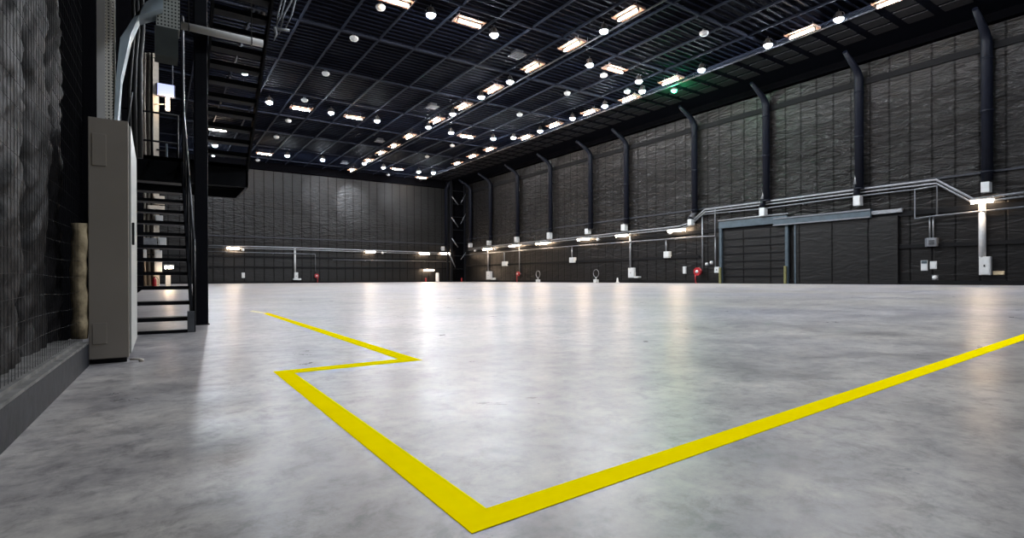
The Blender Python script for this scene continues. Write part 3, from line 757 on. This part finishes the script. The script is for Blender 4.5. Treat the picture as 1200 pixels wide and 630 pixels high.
# wall lamps
wl = [(1138, 1164, 236, 'r', 'over the thick white conduit, nearest the camera'), (783, 803, 270, 'r', 'just left of the roller door'),
      (722, 735, 276, 'r', 'above the tall white box in mid wall'), (677, 690, 280.3, 'r', 'third from the roller door'), (628, 642, 285.2, 'r', 'fourth from the roller door'),
      (597, 608, 288, 'r', 'fifth from the roller door'), (566, 576, 291.8, 'r', 'farthest down the right wall'),
      (266, 280, 290.8, 'b', 'leftmost on the back wall'), (429, 439.5, 295, 'b', 'in the middle of the back wall'), (492, 503, 297, 'b', 'second from the corner on the back wall'), (517, 527, 297, 'b', 'in the far corner on the back wall'),
      (497, 508, 316.5, 'b', 'low on the back wall beside the white post')]
for u0, u1, v, wall, lab in wl:
    if wall == 'r':
        a, b = hx(u0, v, W - .55), hx(u1, v, W - .55); y0, y1 = sorted((a.y, b.y)); z = hx((u0 + u1) / 2, v, W - .55).z
        t = thing('wall_lamp', 'glowing warm wall lamp ' + (lab if 'right wall' in lab else 'on the right wall ' + lab), 'wall lamp', (W, (y0 + y1) / 2, z), 'warm strip lamps on the walls')
        MB().tube([(W - .55, y0, z), (W - .55, y1, z)], .085, 8).build('tube', 'wallwarm', t)
        MB().hexa([(W - .68, y0 - .06, z + .08), (W - .42, y0 - .06, z + .08), (W - .42, y1 + .06, z + .08), (W - .68, y1 + .06, z + .08),
                   (W - .62, y0 - .06, z + .16), (W - .48, y0 - .06, z + .16), (W - .48, y1 + .06, z + .16), (W - .62, y1 + .06, z + .16)]).build('housing', 'white', t)
        MB().box(W - .48, W, (y0 + y1) / 2 - .05, (y0 + y1) / 2 + .05, z + .09, z + .15).build('arm', 'galvd', t)
    else:
        a, b = hy(u0, v, D - .55), hy(u1, v, D - .55); x0, x1 = a.x, b.x; z = (a.z + b.z) / 2
        t = thing('wall_lamp', 'glowing warm wall lamp ' + lab, 'wall lamp', ((x0 + x1) / 2, D, z), 'warm strip lamps on the walls')
        MB().tube([(x0, D - .55, z), (x1, D - .55, z)], .10, 8).build('tube', 'wallwarm', t)
        MB().hexa([(x0 - .06, D - .68, z + .1), (x1 + .06, D - .68, z + .1), (x1 + .06, D - .42, z + .1), (x0 - .06, D - .42, z + .1),
                   (x0 - .06, D - .62, z + .18), (x1 + .06, D - .62, z + .18), (x1 + .06, D - .48, z + .18), (x0 - .06, D - .48, z + .18)]).build('housing', 'white', t)
        MB().box((x0 + x1) / 2 - .05, (x0 + x1) / 2 + .05, D - .48, D, z + .11, z + .17).build('arm', 'galvd', t)
# small round floodlights beside the rails
for u, v, wall, lab in ((557, 293.5, 'r', 'small white floodlight head under the rail nearest the corner on the right wall'), (581, 291.3, 'r', 'small white floodlight head right of the farthest right wall lamp'),
                        (701, 280.5, 'r', 'small white floodlight head under the rail right of the third pipe'), (786, 272.6, 'r', 'small white floodlight head left of the wall lamp by the roller door'),
                        (284.5, 292.6, 'b', 'small white floodlight head right of the leftmost back wall lamp'), (448, 296, 'b', 'small white floodlight head right of the middle back wall lamp')):
    p = hx(u, v, W - .5) if wall == 'r' else hy(u, v, D - .5)
    t = thing('floodlight', lab, 'floodlight', tuple(p), 'small white floodlight heads')
    ax = 'X' if wall == 'r' else 'Y'; off = p
    MB().lathe([(.0, -.16), (.17, -.15), (.17, -.05), (.10, .1), (.05, .14)], p, 14, axis=ax).build('head', 'white', t)
    if wall == 'r': MB().tube([(p.x + .12, p.y, p.z), (W, p.y, p.z)], .03, 6).build('arm', 'galvd', t)
    else: MB().tube([(p.x, p.y + .12, p.z), (p.x, D, p.z)], .03, 6).build('arm', 'galvd', t)

def wbox(name, u0, v0, u1, v1, lab, cat, wall='r', dep=.3, mt='white', conduit=None, cmt='galv', cr=.06, lock=True, group=None, foot=None):
    if wall == 'r':
        a, b = hx(u0, v0, W - dep), hx(u1, v1, W - dep); z1, z0 = a.z, b.z
        zc = hx((u0 + u1) / 2, v0, W - dep).z; z0 = hx((u0 + u1) / 2, v1, W - dep).z; z1 = zc
        y0, y1 = sorted((a.y, b.y)); cc = (W, (y0 + y1) / 2, z0)
        t = thing(name, lab, cat, cc, group)
        MB().cbox(W - dep, W, y0, y1, z0, z1, min(.02, dep / 5)).build('body', mt, t)
        e = .12 * min(y1 - y0, z1 - z0)
        d = MB().box(W - dep - .025, W - dep, y0 + e, y1 - e, z0 + e, z1 - e).build('door', mt, t)
        if lock: MB().box(W - dep - .06, W - dep - .025, (y0 + y1) / 2 - .03, (y0 + y1) / 2 + .03, (z0 + z1) / 2 - .06, (z0 + z1) / 2 + .06).build('lock', 'black', d)
        for (cu, cv) in (conduit or ()):
            q = hx(cu, cv, W - .15)
            MB().tube([(W - .15, q.y, z1 - .03), (W - .15, q.y, q.z)], cr, 8).build('conduit', cmt, t)
        if foot:
            a, b = hx(foot[0], foot[1], W - .5), hx(foot[2], foot[3], W - .5)
            MB().box(W - .5, W, a.y, b.y, b.z, a.z).build('foot_bracket', mt, t)
    else:
        a, b = hy(u0, v0, D - dep), hy(u1, v1, D - dep); z1, z0 = a.z, b.z
        t = thing(name, lab, cat, ((a.x + b.x) / 2, D, z0), group)
        MB().cbox(a.x, b.x, D - dep, D, z0, z1, min(.02, dep / 5)).build('body', mt, t)
        e = .12 * min(b.x - a.x, z1 - z0)
        d = MB().box(a.x + e, b.x - e, D - dep - .025, D - dep, z0 + e, z1 - e).build('door', mt, t)
        if lock: MB().box((a.x + b.x) / 2 - .03, (a.x + b.x) / 2 + .03, D - dep - .06, D - dep - .025, (z0 + z1) / 2 - .06, (z0 + z1) / 2 + .06).build('lock', 'black', d)
        for (cu, cv) in (conduit or ()):
            q = hy(cu, cv, D - .15)
            MB().tube([(q.x, D - .15, z1 - .03), (q.x, D - .15, q.z)], cr, 8).build('conduit', cmt, t)
        if foot:
            a, b = hy(foot[0], foot[1], D - .5), hy(foot[2], foot[3], D - .5)
            MB().box(a.x, b.x, D - .5, D, b.z, a.z).build('foot_bracket', mt, t)
    return t
wbox('switch_cabinet', 1147, 300.5, 1160.5, 322, 'tall white wall box under the thick white conduit, nearest the camera', 'box', conduit=[(1151, 237)], cmt='white', cr=.17)
wbox('wall_sign', 1079, 305, 1087, 317, 'white sign with dark upper band, left of a pair on the right wall', 'sign', dep=.06, lock=False)
a, b = hx(1079.6, 305.4, W - .095), hx(1086.4, 308.6, W - .095)
sg = [o for o in COL.objects if o.name == 'wall_sign'][0]
MB().box(W - .1, W - .085, b.y, a.y, b.z, a.z).build('header_band', 'bluegrey', sg)['label'] = 'dark band across the sign top'
wbox('wall_sign', 1089.6, 306, 1097.7, 315, 'plain white square sign, right of a pair on the right wall', 'sign', dep=.06, lock=False)
t = wbox('socket_box', 1086, 278.5, 1097.5, 288.5, 'grey white socket box hanging under two conduits on the right wall', 'box', dep=.4, mt='galv', conduit=[(1089.5, 253), (1093.5, 253)], cr=.04, lock=False)
a, b = hx(1088.5, 281, W - .44), hx(1095, 286.5, W - .44)
for k in range(3):
    z = b.z + (a.z - b.z) * (k + .2) / 3
    MB().box(W - .46, W - .42, b.y, a.y, z, z + (a.z - b.z) * .16).build('socket_row', 'hole', t)
a, b = hx(1083.8, 279, W - .3), hx(1085.8, 288.8, W - .3); MB().box(W - .3, W, a.y, b.y, b.z, a.z).build('side_bracket', 'galvd', t)
wbox('name_plate', 1163.5, 317.5, 1177, 322, 'pale tan plate low on the right wall beside the tall white box', 'plate', dep=.08, mt='plate', lock=False)
wbox('switch_cabinet', 736, 313.6, 742.6, 325.2, 'tall white wall box under a long conduit in the middle of the right wall', 'box', conduit=[(738.6, 272)], cmt='galv', cr=.09, foot=(742.8, 323.5, 747.3, 325.5))
wbox('socket_box', 777.5, 294.5, 784, 302, 'white socket box hanging left of the roller door', 'box', dep=.35, mt='white', conduit=[(780.5, 280.5)], cr=.06, lock=False)
wbox('socket_box', 667, 301.5, 672.7, 307.5, 'white socket box hanging in the middle of the right wall', 'box', dep=.35, conduit=[(670.3, 289)], cr=.07, lock=False)
wbox('socket_box', 588, 306.2, 593, 311.4, 'white socket box hanging near the far corner on the right wall', 'box', dep=.35, conduit=[(591, 296)], cr=.07, lock=False)
wbox('switch_cabinet', 569.8, 317.8, 575, 327.2, 'tall white wall box near the far corner on the right wall', 'box', conduit=[(572, 292)], cmt='galv', cr=.10, foot=(575, 325.2, 577.5, 327.5))
wbox('wall_switch', 800, 312, 803.4, 320.5, 'small white switch left of the red hose reel by the roller door', 'switch', dep=.15, lock=False)
wbox('control_box', 837, 312.5, 843.5, 319.5, 'square white control box beside the roller door frame', 'box', dep=.2, conduit=[(838.2, 277)], cr=.05)
wbox('switch_cabinet', 345, 319, 349.4, 327.4, 'white wall box under the thick conduit on the back wall', 'box', 'b', conduit=[(345.6, 290)], cmt='white', cr=.12, foot=(344, 326, 353, 327.8))
wbox('wall_switch', 283.3, 319.4, 287, 325.4, 'small white switch low on the back wall near the stair', 'switch', 'b', dep=.15, lock=False)
for u, v, lab in ((827.5, 309.3, 'left one of two small round alarm sounders by the roller door'), (833, 307.5, 'right one of two small round alarm sounders by the roller door'),
                  (1095, 325, 'small white dome fitting low under the two white signs')):
    p = hx(u, v, W - .12); t = thing('alarm_sounder', lab, 'alarm', (W, p.y, p.z))
    MB().lathe([(.0, -.14), (.10, -.13), (.13, -.06), (.13, 0)], (W - .02, p.y, p.z), 12, axis='X').build('dome', 'white', t)
    MB().box(W - .03, W, p.y - .16, p.y + .16, p.z - .16, p.z + .16).build('back_plate', 'galvd', t)

# red hose reels
def reel(p, wall, lab, R, conduit=None):
    t = thing('hose_reel', lab, 'hose reel', tuple(p), 'red hose reels on the walls')
    ax = 'X' if wall == 'r' else 'Y'
    MB().lathe([(R, -.10), (R, -.04), (R * .75, -.03), (R * .75, .05), (R, .06), (R, .12), (.0, .12)], p, 20, axis=ax).build('drum', 'red', t)
    MB().lathe([(.0, -.16), (R * .36, -.15), (R * .40, -.09)], p, 16, axis=ax, cap=False).build('hub', 'white', t)['label'] = 'white hub'
    off = lambda a, z, o=0: (p.x + o, p.y + a, z) if wall == 'r' else (p.x + a, p.y + o, z)
    MB().tube([off(R * .6, p.z - R * .7, -.05), off(R * .55, p.z - R * 1.5, -.06), off(R * .4, .02, -.08), off(0, .02, -.12)] if wall == 'r' else
              [off(R * .6, p.z - R * .7), off(R * .5, p.z - R * 1.5), off(R * .4, .02)], .05, 8).build('hose', 'red', t)
    wallx = W if wall == 'r' else D
    if wall == 'r': MB().box(p.x + .1, W, p.y - .08, p.y + .08, p.z - .08, p.z + .08).build('wall_bracket', 'galvd', t)
    else: MB().box(p.x - .08, p.x + .08, p.y + .1, D, p.z - .08, p.z + .08).build('wall_bracket', 'galvd', t)
    if conduit:
        q = hx(*conduit, W - .12) if wall == 'r' else hy(*conduit, D - .12)
        MB().tube([(W - .12, q.y, p.z + R * .5), q] if wall == 'r' else [(q.x, D - .12, p.z + R * .5), q], .055, 8).build('supply_pipe', 'galv', t)
reel(hx(817.5, 318, W - .45), 'r', 'round red hose reel on the right wall beside the roller door', .36, (823, 251))
reel(hx(607, 320.6, W - .45), 'r', 'round red hose reel on the right wall near the far corner', .30, (608.6, 287))
reel(hy(371, 323, D - .45), 'b', 'round red hose reel on the back wall', .28)
for u, wall, lab in ((541, 'b', 'red fire extinguisher at the foot of the far corner column'), (499, 'b', 'red fire extinguisher left of the white post by the back wall')):
    p = hy(u, 329, D - 2.6 if u == 541 else D - .5); o = dup(extinguisher, (p.x, p.y, 0), lab, None, 1.0)
# hoop stands
for u, lab in ((630.5, 'small white stand with a hoop at the right wall foot, nearer the far corner'), (698.5, 'small white stand with a hoop at the right wall foot, below the third pipe')):
    p = hx(u, 330, W - .5)
    t = thing('hoop_stand', lab, 'stand', (p.x, p.y, 0), 'white hoop stands at the right wall foot')
    MB().cbox(p.x - .2, p.x + .2, p.y - .22, p.y + .22, 0, .35, .03).build('base', 'white', t)
    MB().tube([(p.x, p.y, .34), (p.x, p.y, .62)], .05, 8).build('stem', 'white', t)
    MB().torus((p.x, p.y, 1.0), .42, .035, 'X').build('hoop', 'galv', t)
p = hx(723.6, 330, W - .6); t = thing('floor_bollard', 'tiny white bollard at the foot of the right wall', 'bollard', (p.x, p.y, 0))
MB().lathe([(.2, 0), (.2, .06), (.11, .1), (.07, .5), (.0, .55)], (p.x, p.y, 0), 14).build('cone', 'white', t)
a, b = hy(510.2, 319.5, D - .4), hy(514.8, 331, D - .4)
t = thing('white_post', 'short white post standing before the back wall near the corner', 'post', ((a.x + b.x) / 2, D - .4, 0))
MB().lathe([(.28, .04), (.26, .08), (.26, a.z - .1), (.18, a.z)], ((a.x + b.x) / 2, D - .4, 0), 16).build('shaft', 'white', t)
MB().lathe([(.34, 0), (.34, .05)], ((a.x + b.x) / 2, D - .4, 0), 16).build('foot', 'galvd', t)

# lattice column in the far corner
YC = D - 1.8
a, b = hy(526.5, 210, YC), hy(545.5, 330, YC)
t = thing('lattice_column', 'dark lattice column with pale diagonal braces in the far corner', 'column', ((a.x + b.x) / 2, YC, 0))
x0, x1 = a.x + .25, b.x - .1
for xx in (x0, x1):
    for yy in (YC, YC + 1.2): MB().box(xx - .13, xx + .13, yy - .13, yy + .13, 0, ZC).build('leg', 'steel', t)
MB().box(x0 + .9, x1, YC + .3, YC + 1.0, 0, ZC).build('core_panel', 'dark_wall', t)
for (u0, v0, u1, v1) in ((529.5, 230, 537, 240), (529, 254.5, 537, 266), (529.5, 279, 536.7, 289.5), (527.5, 299, 533.5, 313)):
    p, q = hy(u0, v0, YC - .16), hy(u1, v1, YC - .16); MB().tube([p, q], .075, 6).build('brace', 'galv', t)
for (u0, v0, u1, v1) in ((548, 293, 540, 304), (540, 262, 546, 250), (540, 238, 546, 227)):
    p, q = hy(u0, v0, YC - .16), hy(u1, v1, YC - .16); MB().tube([p, q], .05, 6).build('brace', 'galvd', t)
for z in range(1, 8):
    MB().box(x0, x1, YC - .06, YC + .06, z * 2 - .05, z * 2 + .05).build('rung', 'steel', t)

# roller door with frame, sliding leaf and its track
DX = W - .12
a, b = hx(847, 262, DX), hx(922, 255, DX); yl, yr = a.y, b.y
zt = hx(847, 260, DX).z
dm = MB(); dm.box(DX, W, yr, yl, 0, zt - .1)
dm.mi = 1
for k in range(6):
    z = .55 + k * .62; dm.box(DX - .05, DX, yr + .15, yl - .15, z, z + .08)
d1 = struct('door_1', dm, ['quilt_d', 'batten'])
MB().box(DX - .22, DX, yr - .1, yl + .25, zt - .55, zt).build('door_header', 'bluegrey', d1)
for yy, z in ((yl, zt - .5), (yr - .18, zt - .5)): MB().box(DX - .2, DX, yy, yy + .22, 0, z).build('door_jamb', 'bluegrey', d1)
for yy in (yl + .0, yr - .1): MB().cbox(DX - .34, DX - .2, yy, yy + .18, 0, 1.35, .02).build('bumper', 'olive', d1)
a = hx(845, 258.6, DX - .2); b = hx(930, 252.5, DX - .2)
MB().tube([(DX - .22, yl + .3, zt + .12), (DX - .22, yr - .2, zt + .12)], .06, 8).build('header_pipe', 'galv', d1)
a, b = hx(906, 254, W - .4), hx(1020, 245, W - .4)
za, zb = (hx(906, 259, W - .4).z + hx(1020, 251, W - .4).z) / 2, 0
t = thing('track_beam', 'long blue grey steel track beam over the dark sliding door', 'beam', (W, (a.y + b.y) / 2, za))
MB().box(W - .4, W, b.y, a.y, za - .29, za + .29).build('beam', 'bluegrey', t)
MB().box(W - .46, W - .4, b.y, a.y, za - .29, za - .2).build('lower_flange', 'galvd', t)
MB().box(W - .46, W - .4, b.y, a.y, za + .2, za + .29).build('upper_flange', 'galvd', t)
c2 = hx(1057, 251, W - .3); MB().box(W - .3, W - .1, c2.y, b.y, za - .1, za + .14).build('end_rail', 'galv', t)
lm = MB(); lf = hx(931, 300, W - .25).y; rt = hx(1052, 300, W - .25).y
lm.box(W - .25, W - .05, rt, lf, .03, za - .3)
d2 = struct('door_2', lm, 'quilt_d')
MB().box(W - .3, W - .25, lf - .12, lf, .03, za - .3).build('door_edge', 'bluegrey', d2)
for yy in (lf - 1.0, rt + .6): MB().box(W - .25, W - .05, yy - .12, yy + .12, 0, .03).build('guide', 'steel', d2)

# ------------------------------------------------------------------ strip private keys, world, view
for o in list(COL.objects):
    if '_o' in o: del o['_o']
wd = bpy.data.worlds.new('hall_air'); S.world = wd; wd.use_nodes = True
wd.node_tree.nodes['Background'].inputs[0].default_value = (0.5, 0.6, 0.8, 1); wd.node_tree.nodes['Background'].inputs[1].default_value = 0.0
S.view_settings.view_transform = 'Standard'; S.view_settings.look = 'None'
S.view_settings.exposure = 1.5; S.view_settings.gamma = 1.0; S.view_settings.use_curve_mapping = False
S.cycles.use_denoising = True; S.cycles.denoiser = 'OPENIMAGEDENOISE'
S.cycles.sample_clamp_indirect = 4.0; S.cycles.sample_clamp_direct = 0.0
S.cycles.max_bounces = 8; S.cycles.diffuse_bounces = 5; S.cycles.glossy_bounces = 4
S.cycles.caustics_reflective = False
